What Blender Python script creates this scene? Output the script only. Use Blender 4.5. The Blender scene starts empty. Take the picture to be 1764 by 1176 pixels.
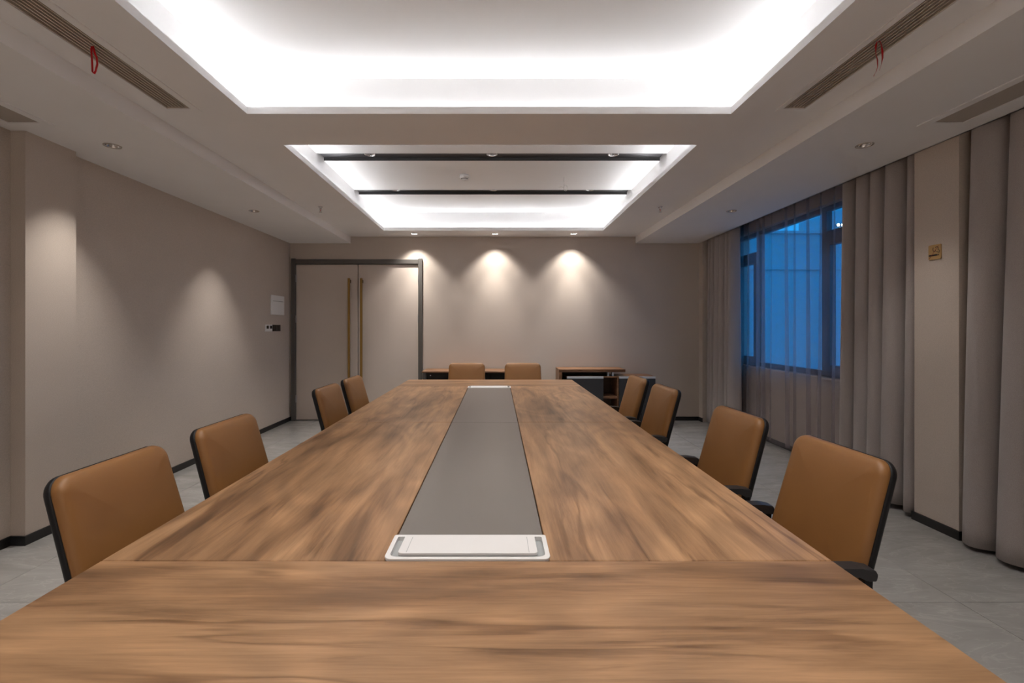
import bpy, bmesh, math, random
from mathutils import Vector, Matrix

# ---------------------------------------------------------------- camera, world, exposure
scene = bpy.context.scene
col = scene.collection
PI = math.pi
cam_data = bpy.data.cameras.new('camera')
cam = bpy.data.objects.new('camera', cam_data)
col.objects.link(cam)
cam.location = (0, 0, 1.33)
cam.rotation_euler = (PI / 2, 0, 0)
cam_data.sensor_width = 36.0
cam_data.lens = 36.0 * 800 / 1764
cam_data.shift_x = 26 / 1764
cam_data.shift_y = -24 / 1764
cam_data.clip_start = 0.02
scene.camera = cam

scene.view_settings.view_transform = 'Standard'
scene.view_settings.look = 'None'
scene.view_settings.gamma = 1.0
scene.view_settings.use_curve_mapping = False
scene.view_settings.exposure = 1.82
scene.cycles.use_denoising = True
scene.cycles.use_adaptive_sampling = True
scene.cycles.adaptive_threshold = 0.045
scene.cycles.max_bounces = 12
scene.cycles.diffuse_bounces = 5
scene.cycles.glossy_bounces = 4
scene.cycles.transparent_max_bounces = 24
scene.cycles.caustics_reflective = False
scene.cycles.caustics_refractive = False
scene.cycles.sample_clamp_indirect = 6.0

SKY = (0.005, 0.235, 0.60)
world = bpy.data.worlds.new('dusk_sky')
scene.world = world
world.use_nodes = True
world.node_tree.nodes['Background'].inputs[0].default_value = SKY + (1,)
world.node_tree.nodes['Background'].inputs[1].default_value = 1.0

LED_STRENGTH = 5.7
LED_COLOR = (0.97, 0.98, 1.0)
SPOT_COLOR = (1.0, 0.93, 0.85)
WASH_WATTS = 18.5       # three wall washers on the back wall
SOFFIT_WATTS = 24.0     # soffit downlights
SLOT_WATTS = 13.0       # downlights in the dark ceiling slots

# ---------------------------------------------------------------- key dimensions (metres)
XL, XR, YB, YN = -2.96, 2.893, 6.65, -1.6
Z_PER, Z_SOF, Z_CEIL, Z_ROOF = 2.63, 2.535, 2.90, 3.12
SOF_L, SOF_R = -2.095, 1.985
RX0, RX1 = -1.52, 1.425
REC = [(-0.10, 2.826), (3.307, 6.227)]
TX0, TX1 = -0.985, 0.835
TY = [0.57, 1.156, 2.847, 4.594, 5.18]
TZ = 0.75
CAVE = 0.107

# ---------------------------------------------------------------- materials
def new_mat(name):
    m = bpy.data.materials.new(name); m.use_nodes = True
    nt = m.node_tree
    return m, nt, nt.nodes['Principled BSDF']

def pmat(name, color, rough=0.5, metal=0.0, spec=0.5, coat=0.0):
    m, nt, b = new_mat(name)
    b.inputs['Base Color'].default_value = tuple(color) + (1,)
    b.inputs['Roughness'].default_value = rough
    b.inputs['Metallic'].default_value = metal
    b.inputs['Specular IOR Level'].default_value = spec
    b.inputs['Coat Weight'].default_value = coat
    return m

def N(nt, kind, **kw):
    n = nt.nodes.new(kind)
    for k, v in kw.items():
        if k.startswith('i_'):
            n.inputs[k[2:].replace('_', ' ')].default_value = v
        else:
            setattr(n, k, v)
    return n

def ramp(nt, stops):
    r = nt.nodes.new('ShaderNodeValToRGB')
    cr = r.color_ramp
    while len(cr.elements) < len(stops):
        cr.elements.new(0.5)
    for e, (p, c) in zip(cr.elements, stops):
        e.position = p; e.color = tuple(c) + (1,)
    return r

def coords(nt, scale, source='Object', rot=(0, 0, 0)):
    tc = N(nt, 'ShaderNodeTexCoord')
    mp = N(nt, 'ShaderNodeMapping')
    mp.inputs['Scale'].default_value = scale
    mp.inputs['Rotation'].default_value = rot
    nt.links.new(tc.outputs[source], mp.inputs['Vector'])
    return mp

def mixrgb(nt, mode, fac, a, b):
    mx = nt.nodes.new('ShaderNodeMix'); mx.data_type = 'RGBA'; mx.blend_type = mode
    for sock, v in ((mx.inputs['Factor'], fac), (mx.inputs['A'], a), (mx.inputs['B'], b)):
        if hasattr(v, 'links') or hasattr(v, 'is_output'):
            nt.links.new(v, sock)
        elif isinstance(v, (int, float)):
            sock.default_value = v
        else:
            sock.default_value = tuple(v) + (1,)
    return mx.outputs['Result']

def bump(nt, b, height, strength, dist=0.002):
    bp = N(nt, 'ShaderNodeBump')
    bp.inputs['Strength'].default_value = strength
    bp.inputs['Distance'].default_value = dist
    nt.links.new(height, bp.inputs['Height'])
    nt.links.new(bp.outputs['Normal'], b.inputs['Normal'])

def wallpaper(name, c, var=0.10):
    m, nt, b = new_mat(name)
    mp = coords(nt, (160, 160, 420))
    n1 = N(nt, 'ShaderNodeTexNoise', i_Scale=1.0, i_Detail=3.0)
    nt.links.new(mp.outputs[0], n1.inputs['Vector'])
    mp2 = coords(nt, (1.3, 1.3, 2.2))
    n2 = N(nt, 'ShaderNodeTexNoise', i_Scale=1.0, i_Detail=2.0)
    nt.links.new(mp2.outputs[0], n2.inputs['Vector'])
    r1 = ramp(nt, [(0.3, [x * (1 - var) for x in c]), (0.7, [x * (1 + var) for x in c])])
    nt.links.new(n1.outputs['Fac'], r1.inputs[0])
    r2 = ramp(nt, [(0.3, (0.95, 0.95, 0.95)), (0.7, (1, 1, 1))])
    nt.links.new(n2.outputs['Fac'], r2.inputs[0])
    nt.links.new(mixrgb(nt, 'MULTIPLY', 1.0, r1.outputs[0], r2.outputs[0]), b.inputs['Base Color'])
    b.inputs['Roughness'].default_value = 0.72
    b.inputs['Specular IOR Level'].default_value = 0.25
    bump(nt, b, n1.outputs['Fac'], 0.25, 0.001)
    return m

def wood(name, along, light, mid, dark, rough=0.36, scale=1.0):
    """along: 'X' or 'Y' grain direction, object coordinates in metres"""
    m, nt, b = new_mat(name)
    def vec(a, c):
        s = (a, c, c) if along == 'X' else (c, a, c)
        return coords(nt, tuple(v * scale for v in s))
    # slow flame figure
    n1 = N(nt, 'ShaderNodeTexNoise', i_Scale=1.0, i_Detail=5.0, i_Roughness=0.55, i_Distortion=0.9)
    nt.links.new(vec(0.75, 4.6).outputs[0], n1.inputs['Vector'])
    # medium streaks
    n2 = N(nt, 'ShaderNodeTexNoise', i_Scale=1.0, i_Detail=6.0, i_Roughness=0.62, i_Distortion=0.5)
    nt.links.new(vec(1.8, 19.0).outputs[0], n2.inputs['Vector'])
    # cathedral rings
    n4 = N(nt, 'ShaderNodeTexNoise', i_Scale=1.0, i_Detail=1.5, i_Distortion=0.3)
    nt.links.new(vec(1.1, 3.4).outputs[0], n4.inputs['Vector'])
    mul = N(nt, 'ShaderNodeMath', operation='MULTIPLY'); mul.inputs[1].default_value = 46.0
    nt.links.new(n4.outputs['Fac'], mul.inputs[0])
    sn = N(nt, 'ShaderNodeMath', operation='SINE')
    nt.links.new(mul.outputs[0], sn.inputs[0])
    # fine fibres
    n3 = N(nt, 'ShaderNodeTexNoise', i_Scale=1.0, i_Detail=4.0, i_Roughness=0.7)
    nt.links.new(vec(4.5, 120.0).outputs[0], n3.inputs['Vector'])
    base = ramp(nt, [(0.33, dark), (0.47, mid), (0.58, light), (0.8, [x * 1.08 for x in light])])
    nt.links.new(n1.outputs['Fac'], base.inputs[0])
    st = ramp(nt, [(0.30, (0.50, 0.46, 0.43)), (0.44, (0.88, 0.86, 0.84)), (0.66, (1.10, 1.10, 1.10))])
    nt.links.new(n2.outputs['Fac'], st.inputs[0])
    fb = ramp(nt, [(0.3, (0.84, 0.82, 0.80)), (0.6, (1.05, 1.05, 1.05))])
    nt.links.new(n3.outputs['Fac'], fb.inputs[0])
    rg = N(nt, 'ShaderNodeMapRange', i_From_Min=-1.0, i_From_Max=1.0, i_To_Min=0.84, i_To_Max=1.05)
    nt.links.new(sn.outputs[0], rg.inputs['Value'])
    c1 = mixrgb(nt, 'MULTIPLY', 1.0, base.outputs[0], st.outputs[0])
    c2 = mixrgb(nt, 'MULTIPLY', 1.0, c1, fb.outputs[0])
    c3 = mixrgb(nt, 'MULTIPLY', 1.0, c2, rg.outputs[0])
    # thin dark growth lines
    n5 = N(nt, 'ShaderNodeTexNoise', i_Scale=1.0, i_Detail=4.0, i_Roughness=0.5, i_Distortion=0.4)
    nt.links.new(vec(0.6, 5.5).outputs[0], n5.inputs['Vector'])
    ln = ramp(nt, [(0.484, (1, 1, 1)), (0.498, (0.58, 0.54, 0.5)), (0.503, (0.62, 0.58, 0.54)), (0.53, (1, 1, 1))])
    nt.links.new(n5.outputs['Fac'], ln.inputs[0])
    n6 = N(nt, 'ShaderNodeTexNoise', i_Scale=1.0, i_Detail=2.0)
    nt.links.new(vec(1.6, 6.0).outputs[0], n6.inputs['Vector'])
    mk = N(nt, 'ShaderNodeMapRange', i_From_Min=0.45, i_From_Max=0.6, i_To_Min=0.0, i_To_Max=1.0)
    nt.links.new(n6.outputs['Fac'], mk.inputs['Value'])
    c3 = mixrgb(nt, 'MULTIPLY', mk.outputs[0], c3, ln.outputs[0])
    nt.links.new(c3, b.inputs['Base Color'])
    b.inputs['Roughness'].default_value = rough
    b.inputs['Specular IOR Level'].default_value = 0.45
    bump(nt, b, n3.outputs['Fac'], 0.12, 0.0006)
    return m

def stone(name):
    m, nt, b = new_mat(name)
    oi = N(nt, 'ShaderNodeObjectInfo')
    geo = N(nt, 'ShaderNodeNewGeometry')
    add = N(nt, 'ShaderNodeVectorMath', operation='MULTIPLY_ADD')
    add.inputs[1].default_value = (1, 1, 1)
    nt.links.new(geo.outputs['Position'], add.inputs[0])
    sc = N(nt, 'ShaderNodeVectorMath', operation='SCALE'); sc.inputs['Scale'].default_value = 37.0
    cmb = N(nt, 'ShaderNodeCombineXYZ')
    for k in range(3):
        nt.links.new(oi.outputs['Random'], cmb.inputs[k])
    nt.links.new(cmb.outputs[0], sc.inputs[0])
    nt.links.new(sc.outputs[0], add.inputs[2])
    mp = N(nt, 'ShaderNodeMapping'); mp.inputs['Scale'].default_value = (1.1, 3.0, 1.0)
    mp.inputs['Rotation'].default_value = (0, 0, 0.35)
    nt.links.new(add.outputs[0], mp.inputs['Vector'])
    n1 = N(nt, 'ShaderNodeTexNoise', i_Scale=1.4, i_Detail=8.0, i_Roughness=0.6, i_Distortion=1.6)
    nt.links.new(mp.outputs[0], n1.inputs['Vector'])
    n2 = N(nt, 'ShaderNodeTexNoise', i_Scale=2.2, i_Detail=5.0, i_Distortion=2.2)
    nt.links.new(mp.outputs[0], n2.inputs['Vector'])
    r = ramp(nt, [(0.3, (0.29, 0.285, 0.28)), (0.55, (0.35, 0.345, 0.34)), (0.75, (0.40, 0.395, 0.39))])
    nt.links.new(n1.outputs['Fac'], r.inputs[0])
    v = ramp(nt, [(0.47, (1, 1, 1)), (0.5, (1.22, 1.21, 1.2)), (0.53, (1, 1, 1))])
    nt.links.new(n2.outputs['Fac'], v.inputs[0])
    nt.links.new(mixrgb(nt, 'MULTIPLY', 0.6, r.outputs[0], v.outputs[0]), b.inputs['Base Color'])
    b.inputs['Roughness'].default_value = 0.13
    b.inputs['Specular IOR Level'].default_value = 0.6
    return m

def fabric(name, c, var=0.22, sheen=0.2):
    m, nt, b = new_mat(name)
    mp = coords(nt, (500, 500, 900))
    n1 = N(nt, 'ShaderNodeTexNoise', i_Scale=1.0, i_Detail=2.0)
    nt.links.new(mp.outputs[0], n1.inputs['Vector'])
    r1 = ramp(nt, [(0.3, [x * (1 - var) for x in c]), (0.7, [x * (1 + var) for x in c])])
    nt.links.new(n1.outputs['Fac'], r1.inputs[0])
    nt.links.new(r1.outputs[0], b.inputs['Base Color'])
    b.inputs['Roughness'].default_value = 0.9
    b.inputs['Specular IOR Level'].default_value = 0.15
    b.inputs['Sheen Weight'].default_value = sheen
    bump(nt, b, n1.outputs['Fac'], 0.3, 0.0008)
    return m

def sheer_mat(name):
    m, nt, b = new_mat(name)
    out = nt.nodes['Material Output']
    dif = N(nt, 'ShaderNodeBsdfDiffuse'); dif.inputs[0].default_value = (0.46, 0.41, 0.43, 1)
    trl = N(nt, 'ShaderNodeBsdfTranslucent'); trl.inputs[0].default_value = (0.50, 0.46, 0.50, 1)
    trn = N(nt, 'ShaderNodeBsdfTransparent'); trn.inputs[0].default_value = (0.97, 0.97, 0.98, 1)
    m1 = N(nt, 'ShaderNodeMixShader'); m1.inputs[0].default_value = 0.5
    m2 = N(nt, 'ShaderNodeMixShader')
    mp = coords(nt, (900, 900, 1500))
    nz = N(nt, 'ShaderNodeTexNoise', i_Scale=1.0, i_Detail=1.0)
    nt.links.new(mp.outputs[0], nz.inputs['Vector'])
    mr = N(nt, 'ShaderNodeMapRange', i_From_Min=0.3, i_From_Max=0.7, i_To_Min=0.29, i_To_Max=0.46)
    nt.links.new(nz.outputs['Fac'], mr.inputs['Value'])
    nt.links.new(mr.outputs[0], m2.inputs[0])
    nt.links.new(dif.outputs[0], m1.inputs[1]); nt.links.new(trl.outputs[0], m1.inputs[2])
    nt.links.new(m1.outputs[0], m2.inputs[2]); nt.links.new(trn.outputs[0], m2.inputs[1])
    nt.links.new(m2.outputs[0], out.inputs['Surface'])
    return m

def glass_mat(name):
    m, nt, b = new_mat(name)
    out = nt.nodes['Material Output']
    trn = N(nt, 'ShaderNodeBsdfTransparent'); trn.inputs[0].default_value = (0.86, 0.92, 0.95, 1)
    gl = N(nt, 'ShaderNodeBsdfGlossy'); gl.inputs['Roughness'].default_value = 0.02
    lw = N(nt, 'ShaderNodeLayerWeight'); lw.inputs[0].default_value = 0.5
    fr = N(nt, 'ShaderNodeMapRange', i_From_Min=0.2, i_From_Max=1.0, i_To_Min=0.03, i_To_Max=0.35)
    nt.links.new(lw.outputs['Facing'], fr.inputs['Value'])
    mx = N(nt, 'ShaderNodeMixShader')
    nt.links.new(fr.outputs[0], mx.inputs[0])
    nt.links.new(trn.outputs[0], mx.inputs[1]); nt.links.new(gl.outputs[0], mx.inputs[2])
    nt.links.new(mx.outputs[0], out.inputs['Surface'])
    return m

def leather(name, c):
    m, nt, b = new_mat(name)
    mp = coords(nt, (1, 1, 1))
    vo = N(nt, 'ShaderNodeTexVoronoi', i_Scale=420.0)
    nt.links.new(mp.outputs[0], vo.inputs['Vector'])
    n2 = N(nt, 'ShaderNodeTexNoise', i_Scale=5.0, i_Detail=3.0)
    nt.links.new(mp.outputs[0], n2.inputs['Vector'])
    r = ramp(nt, [(0.3, [x * 0.93 for x in c]), (0.7, [x * 1.05 for x in c])])
    nt.links.new(n2.outputs['Fac'], r.inputs[0])
    nt.links.new(r.outputs[0], b.inputs['Base Color'])
    b.inputs['Roughness'].default_value = 0.42
    b.inputs['Specular IOR Level'].default_value = 0.45
    bump(nt, b, vo.outputs['Distance'], 0.10, 0.0004)
    return m

def emit(name, color, strength):
    m, nt, b = new_mat(name)
    b.inputs['Base Color'].default_value = (0.9, 0.9, 0.9, 1)
    b.inputs['Emission Color'].default_value = tuple(color) + (1,)
    b.inputs['Emission Strength'].default_value = strength
    return m

def painted(name, c, rough=0.6):
    m, nt, b = new_mat(name)
    mp = coords(nt, (1, 1, 1))
    n1 = N(nt, 'ShaderNodeTexNoise', i_Scale=2.5, i_Detail=3.0)
    nt.links.new(mp.outputs[0], n1.inputs['Vector'])
    r = ramp(nt, [(0.3, [x * 0.985 for x in c]), (0.7, [min(1, x * 1.01) for x in c])])
    nt.links.new(n1.outputs['Fac'], r.inputs[0])
    nt.links.new(r.outputs[0], b.inputs['Base Color'])
    n2 = N(nt, 'ShaderNodeTexNoise', i_Scale=320.0, i_Detail=2.0)
    nt.links.new(mp.outputs[0], n2.inputs['Vector'])
    bump(nt, b, n2.outputs['Fac'], 0.06, 0.0006)
    b.inputs['Roughness'].default_value = rough
    b.inputs['Specular IOR Level'].default_value = 0.3
    return m

M = {
    'wall': wallpaper('beige_wallpaper', (0.56, 0.490, 0.434)),
    'ceil': painted('ceiling_paint', (0.87, 0.87, 0.88)),
    'cove': painted('cove_paint', (0.86, 0.855, 0.855)),
    'slot': pmat('slot_charcoal', (0.055, 0.054, 0.056), 0.42),
    'led': emit('led_tape', LED_COLOR, LED_STRENGTH),
    'floor': stone('grey_marble_tile'),
    'grout': pmat('grout', (0.11, 0.105, 0.10), 0.8),
    'base': pmat('baseboard_black', (0.012, 0.012, 0.013), 0.35),
    'wood_x': wood('table_oak_cross', 'X', (0.42, 0.245, 0.128), (0.335, 0.187, 0.094), (0.175, 0.095, 0.047)),
    'wood_y': wood('table_oak_long', 'Y', (0.42, 0.245, 0.128), (0.335, 0.187, 0.094), (0.175, 0.095, 0.047)),
    'cred_wood': wood('credenza_walnut', 'X', (0.30, 0.155, 0.078), (0.22, 0.108, 0.052), (0.13, 0.06, 0.028), 0.4, 1.6),
    'tedge': pmat('table_edge', (0.40, 0.25, 0.15), 0.45),
    'tleg': pmat('table_leg_dark', (0.05, 0.04, 0.035), 0.5),
    'strip': pmat('taupe_laminate', (0.165, 0.148, 0.138), 0.34, spec=0.45),
    'box': pmat('white_aluminium', (0.72, 0.72, 0.73), 0.35),
    'boxslot': pmat('slot_grey', (0.36, 0.38, 0.39), 0.4, 0.0),
    'leather': leather('brown_leather', (0.265, 0.122, 0.038)),
    'shell': pmat('black_plastic', (0.008, 0.008, 0.010), 0.48, spec=0.3),
    'arm': pmat('armrest_plastic', (0.022, 0.022, 0.025), 0.42),
    'chrome': pmat('chrome', (0.75, 0.75, 0.77), 0.14, 1.0),
    'alu': pmat('brushed_aluminium', (0.62, 0.64, 0.67), 0.32, 1.0),
    'stripm': pmat('handle_strip_silver', (0.62, 0.66, 0.70), 0.35, 0.3),
    'door': painted('door_laminate', (0.60, 0.525, 0.47), 0.5),
    'dframe': pmat('door_frame_grey', (0.115, 0.108, 0.10), 0.38, 0.2),
    'brass': pmat('antique_brass', (0.36, 0.21, 0.06), 0.38, 0.75),
    'brassd': pmat('brass_dark', (0.07, 0.04, 0.022), 0.5, 0.5),
    'hinge': pmat('hinge_steel', (0.5, 0.5, 0.5), 0.35, 0.8),
    'white': pmat('white_plastic', (0.80, 0.80, 0.80), 0.4),
    'black': pmat('black_gloss', (0.014, 0.012, 0.011), 0.25),
    'grille': pmat('grille_metal', (0.42, 0.38, 0.34), 0.5),
    'grille_d': pmat('diffuser_metal', (0.55, 0.49, 0.43), 0.55),
    'duct': pmat('duct_dark', (0.055, 0.042, 0.033), 0.8),
    'red': pmat('red_ribbon', (0.50, 0.006, 0.010), 0.35),
    'curtain': fabric('taupe_curtain', (0.385, 0.348, 0.336)),
    'sheer': sheer_mat('sheer_voile'),
    'wframe': pmat('window_frame_dark', (0.035, 0.035, 0.04), 0.4),
    'glass': glass_mat('window_glass'),
    'char': pmat('charcoal_laminate', (0.032, 0.033, 0.036), 0.45),
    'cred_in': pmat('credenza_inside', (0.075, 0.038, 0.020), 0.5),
    'gold': pmat('gold_acrylic', (0.42, 0.26, 0.095), 0.4, 0.2),
    'ink': pmat('ink_black', (0.015, 0.012, 0.012), 0.5),
    'inkred': pmat('ink_red', (0.30, 0.035, 0.02), 0.5),
    'lens': emit('downlight_lens', SPOT_COLOR, 2.0),
    'facade': painted('facade_render', (0.50, 0.52, 0.55), 0.8),
    'ground': pmat('asphalt', (0.16, 0.17, 0.18), 0.9),
    'flood': emit('floodlight_lens', (0.85, 0.93, 1.0), 60.0),
}

# ---------------------------------------------------------------- mesh helpers
def link(name, me, mat, parent=None, smooth=False):
    if mat is not None and not me.materials:
        me.materials.append(M[mat] if isinstance(mat, str) else mat)
    if smooth:
        me.polygons.foreach_set('use_smooth', [True] * len(me.polygons))
    o = bpy.data.objects.new(name, me)
    col.objects.link(o)
    if parent:
        o.parent = parent
    return o

def bm_mesh(bm, name='m'):
    bmesh.ops.recalc_face_normals(bm, faces=bm.faces)
    me = bpy.data.meshes.new(name); bm.to_mesh(me); bm.free()
    return me

def add_box(bm, x0, x1, y0, y1, z0, z1, bev=0.0, seg=1):
    vs = [bm.verts.new((x, y, z)) for x in (x0, x1) for y in (y0, y1) for z in (z0, z1)]
    f = [(0, 1, 3, 2), (4, 6, 7, 5), (0, 4, 5, 1), (2, 3, 7, 6), (0, 2, 6, 4), (1, 5, 7, 3)]
    fs = [bm.faces.new([vs[i] for i in q]) for q in f]
    if bev > 0:
        es = list({e for q in fs for e in q.edges})
        bmesh.ops.bevel(bm, geom=es, offset=bev, segments=seg, profile=0.5, affect='EDGES')

def box(name, b, mat, parent=None, bev=0.0, seg=1, smooth=False):
    bm = bmesh.new(); add_box(bm, *b, bev, seg)
    return link(name, bm_mesh(bm, name), mat, parent, smooth)

def boxes(name, bs, mat, parent=None, bev=0.0):
    bm = bmesh.new()
    for b in bs:
        add_box(bm, *b, bev)
    return link(name, bm_mesh(bm, name), mat, parent)

def add_lathe(bm, prof, n=24, c=(0, 0, 0), axis='Z'):
    rings = []
    for r, z in prof:
        ring = []
        for k in range(n):
            a = 2 * PI * k / n
            if r < 1e-6 and k > 0:
                ring.append(ring[0]); continue
            p = (r * math.cos(a), r * math.sin(a), z)
            if axis == 'X': p = (p[2], p[0], p[1])
            if axis == 'Y': p = (p[0], p[2], p[1])
            ring.append(bm.verts.new((p[0] + c[0], p[1] + c[1], p[2] + c[2])))
        rings.append(ring)
    for a, b in zip(rings, rings[1:]):
        for k in range(n):
            q = [a[k], a[(k + 1) % n], b[(k + 1) % n], b[k]]
            u = []
            for v in q:
                if v not in u: u.append(v)
            if len(u) > 2:
                try: bm.faces.new(u)
                except ValueError: pass

def lathe(name, prof, mat, parent=None, n=24, c=(0, 0, 0), axis='Z', smooth=True):
    bm = bmesh.new(); add_lathe(bm, prof, n, c, axis)
    me = bm_mesh(bm, name)
    o = link(name, me, mat, parent, smooth)
    return o

def add_tube(bm, pts, r, n=8, cap=True):
    pts = [Vector(p) for p in pts]
    rings = []
    up = Vector((0, 0, 1))
    for i, p in enumerate(pts):
        d = (pts[min(i + 1, len(pts) - 1)] - pts[max(i - 1, 0)]).normalized()
        s = d.cross(up)
        if s.length < 1e-3: s = d.cross(Vector((1, 0, 0)))
        s.normalize(); t = s.cross(d)
        rr = r[i] if isinstance(r, (list, tuple)) else r
        rings.append([bm.verts.new(p + (s * math.cos(2 * PI * k / n) + t * math.sin(2 * PI * k / n)) * rr) for k in range(n)])
    for a, b in zip(rings, rings[1:]):
        for k in range(n):
            bm.faces.new((a[k], a[(k + 1) % n], b[(k + 1) % n], b[k]))
    if cap:
        bm.faces.new(rings[0]); bm.faces.new(rings[-1])

def tube(name, pts, r, mat, parent=None, n=8):
    bm = bmesh.new(); add_tube(bm, pts, r, n)
    return link(name, bm_mesh(bm, name), mat, parent, True)

def ribbon(name, pts, width_vec, mat, parent=None, thick=0.0006):
    """flat strip through pts; width_vec a Vector or a list of Vectors per point"""
    bm = bmesh.new(); rows = []
    for i, p in enumerate(pts):
        w = width_vec[i] if isinstance(width_vec, list) else width_vec
        p = Vector(p)
        d = (Vector(pts[min(i + 1, len(pts) - 1)]) - Vector(pts[max(i - 1, 0)])).normalized()
        nrm = d.cross(w).normalized() * thick / 2
        rows.append([bm.verts.new(p - w / 2 - nrm), bm.verts.new(p + w / 2 - nrm),
                     bm.verts.new(p + w / 2 + nrm), bm.verts.new(p - w / 2 + nrm)])
    for a, b in zip(rows, rows[1:]):
        for k in range(4):
            bm.faces.new((a[k], a[(k + 1) % 4], b[(k + 1) % 4], b[k]))
    bm.faces.new(rows[0]); bm.faces.new(rows[-1])
    return link(name, bm_mesh(bm, name), mat, parent)

def prism(name, poly, axis, a, b, mat, parent=None, bev=0.0, smooth=False):
    """extrude a 2D polygon along axis from a to b. axis X: poly is (y,z); Y: (x,z); Z: (x,y)"""
    bm = bmesh.new()
    def v(p, t):
        return {'X': (t, p[0], p[1]), 'Y': (p[0], t, p[1]), 'Z': (p[0], p[1], t)}[axis]
    A = [bm.verts.new(v(p, a)) for p in poly]; B = [bm.verts.new(v(p, b)) for p in poly]
    bm.faces.new(A); bm.faces.new(B)
    for k in range(len(poly)):
        j = (k + 1) % len(poly)
        bm.faces.new((A[k], A[j], B[j], B[k]))
    if bev > 0:
        bmesh.ops.bevel(bm, geom=list(bm.edges), offset=bev, segments=2, profile=0.5, affect='EDGES')
    return link(name, bm_mesh(bm, name), mat, parent, smooth)

def rrect(w, h, r, n=6):
    pts = []
    r = max(min(r, w / 2 - 1e-4, h / 2 - 1e-4), 1e-4)
    for cx, cz, a0 in ((w / 2 - r, h / 2 - r, 0), (-w / 2 + r, h / 2 - r, 90), (-w / 2 + r, -h / 2 + r, 180), (w / 2 - r, -h / 2 + r, 270)):
        for k in range(n + 1):
            a = math.radians(a0 + 90 * k / n)
            pts.append((cx + r * math.cos(a), cz + r * math.sin(a)))
    return pts

def loft_mesh(w, h, r, loops, f, n=6, c0=None, c1=None):
    """rounded-rectangle slab; loops = (inset, depth) from back to front; f maps (u, v, depth) to xyz"""
    bm = bmesh.new(); rings = []
    for ins, d in loops:
        rings.append([bm.verts.new(f(u, v, d)) for u, v in rrect(w - 2 * ins, h - 2 * ins, max(r - ins, 0.004), n)])
    for a, b in zip(rings, rings[1:]):
        k = len(a)
        for i in range(k):
            bm.faces.new((a[i], a[(i + 1) % k], b[(i + 1) % k], b[i]))
    for ring, c in ((rings[0], c0), (rings[-1], c1)):
        d = c if c is not None else (loops[0][1] if ring is rings[0] else loops[-1][1])
        cv = bm.verts.new(f(0, 0, d))
        k = len(ring)
        for i in range(k):
            bm.faces.new((ring[i], ring[(i + 1) % k], cv))
    return bm_mesh(bm, 'loft')

def cut(o, cutters):
    """boolean holes through an object's mesh"""
    for c in cutters:
        md = o.modifiers.new('cut', 'BOOLEAN'); md.operation = 'DIFFERENCE'; md.solver = 'EXACT'; md.object = c
    bpy.context.view_layer.update()
    dg = bpy.context.evaluated_depsgraph_get()
    me = bpy.data.meshes.new_from_object(o.evaluated_get(dg))
    o.modifiers.clear(); old = o.data; o.data = me; bpy.data.meshes.remove(old)
    for c in cutters:
        d = c.data; bpy.data.objects.remove(c); bpy.data.meshes.remove(d)

def cyl_cutter(x, y, z0, z1, r):
    return lathe('cutter', [(0, z0), (r, z0), (r, z1), (0, z1)], None, None, 28, (x, y, 0), 'Z', False)

def box_cutter(*b):
    return box('cutter', b, None)

def tag(o, label, cat, group=None):
    o['label'] = label; o['category'] = cat
    if group: o['group'] = group
    return o

def thing(name, label, cat, loc=(0, 0, 0), rz=0.0, group=None):
    o = bpy.data.objects.new(name, None); col.objects.link(o)
    o.empty_display_size = 0.1
    o.location = loc; o.rotation_euler = (0, 0, rz)
    return tag(o, label, cat, group)

def struct(o, label=None):
    o['kind'] = 'structure'
    if label: o['label'] = label
    return o

def copy_tree(o, parent=None):
    c = o.copy(); col.objects.link(c); c.parent = parent
    for ch in list(o.children):
        copy_tree(ch, c)
    return c

# ================================================================ SETTING
# ---- floor: bedding plane with separate tiles
floor = struct(box('floor', (-3.3, 3.5, YN - 0.2, YB + 0.3, -0.10, -0.012), 'grout'), 'grey polished marble tile floor')
TS = 0.8
tile_me = None
gx0, gy0 = -3.36, -1.75
for i in range(9):
    for j in range(11):
        x0, y0 = gx0 + i * TS, gy0 + j * TS
        if tile_me is None:
            bm = bmesh.new(); add_box(bm, 0.0012, TS - 0.0012, 0.0012, TS - 0.0012, -0.012, 0, 0.0008)
            tile_me = bm_mesh(bm, 'tile'); tile_me.materials.append(M['floor'])
        if x0 > 3.35 or y0 > YB + 0.05: continue
        t = bpy.data.objects.new('tile', tile_me); col.objects.link(t)
        t.parent = floor; t.location = (x0, y0, 0)

# ---- back wall with the door opening
DX0, DX1, DZ = -2.934, -1.064, 2.303
struct(boxes('wall_back', [(-3.2, DX0 + 0.012, YB, YB + 0.2, -0.01, Z_ROOF), (DX1 - 0.012, 3.6, YB, YB + 0.2, -0.01, Z_ROOF),
                           (DX0 + 0.012, DX1 - 0.012, YB, YB + 0.2, DZ - 0.012, Z_ROOF)], 'wall'), 'beige textured wallpaper wall at the back')
struct(box('wall_near', (-3.3, 3.6, YN - 0.2, YN, -0.01, Z_ROOF), 'wall'))
struct(box('door_light_block', (DX0 - 0.05, DX1 + 0.05, YB + 0.14, YB + 0.2, -0.01, DZ + 0.02), 'dframe'))  # unseen panel added behind the leaves to stop sky light under the door
# ---- left wall and its shallow column
struct(boxes('wall_left', [(-3.2, XL, 3.186, YB, -0.01, Z_ROOF), (-3.2, -2.978, YN, 2.843, -0.01, Z_ROOF)], 'wall'), 'beige textured wallpaper wall on the left')
struct(box('column', (-3.2, -2.887, 2.843, 3.186, -0.01, Z_ROOF), 'wall'), 'beige papered shallow column on the left wall')
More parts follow.
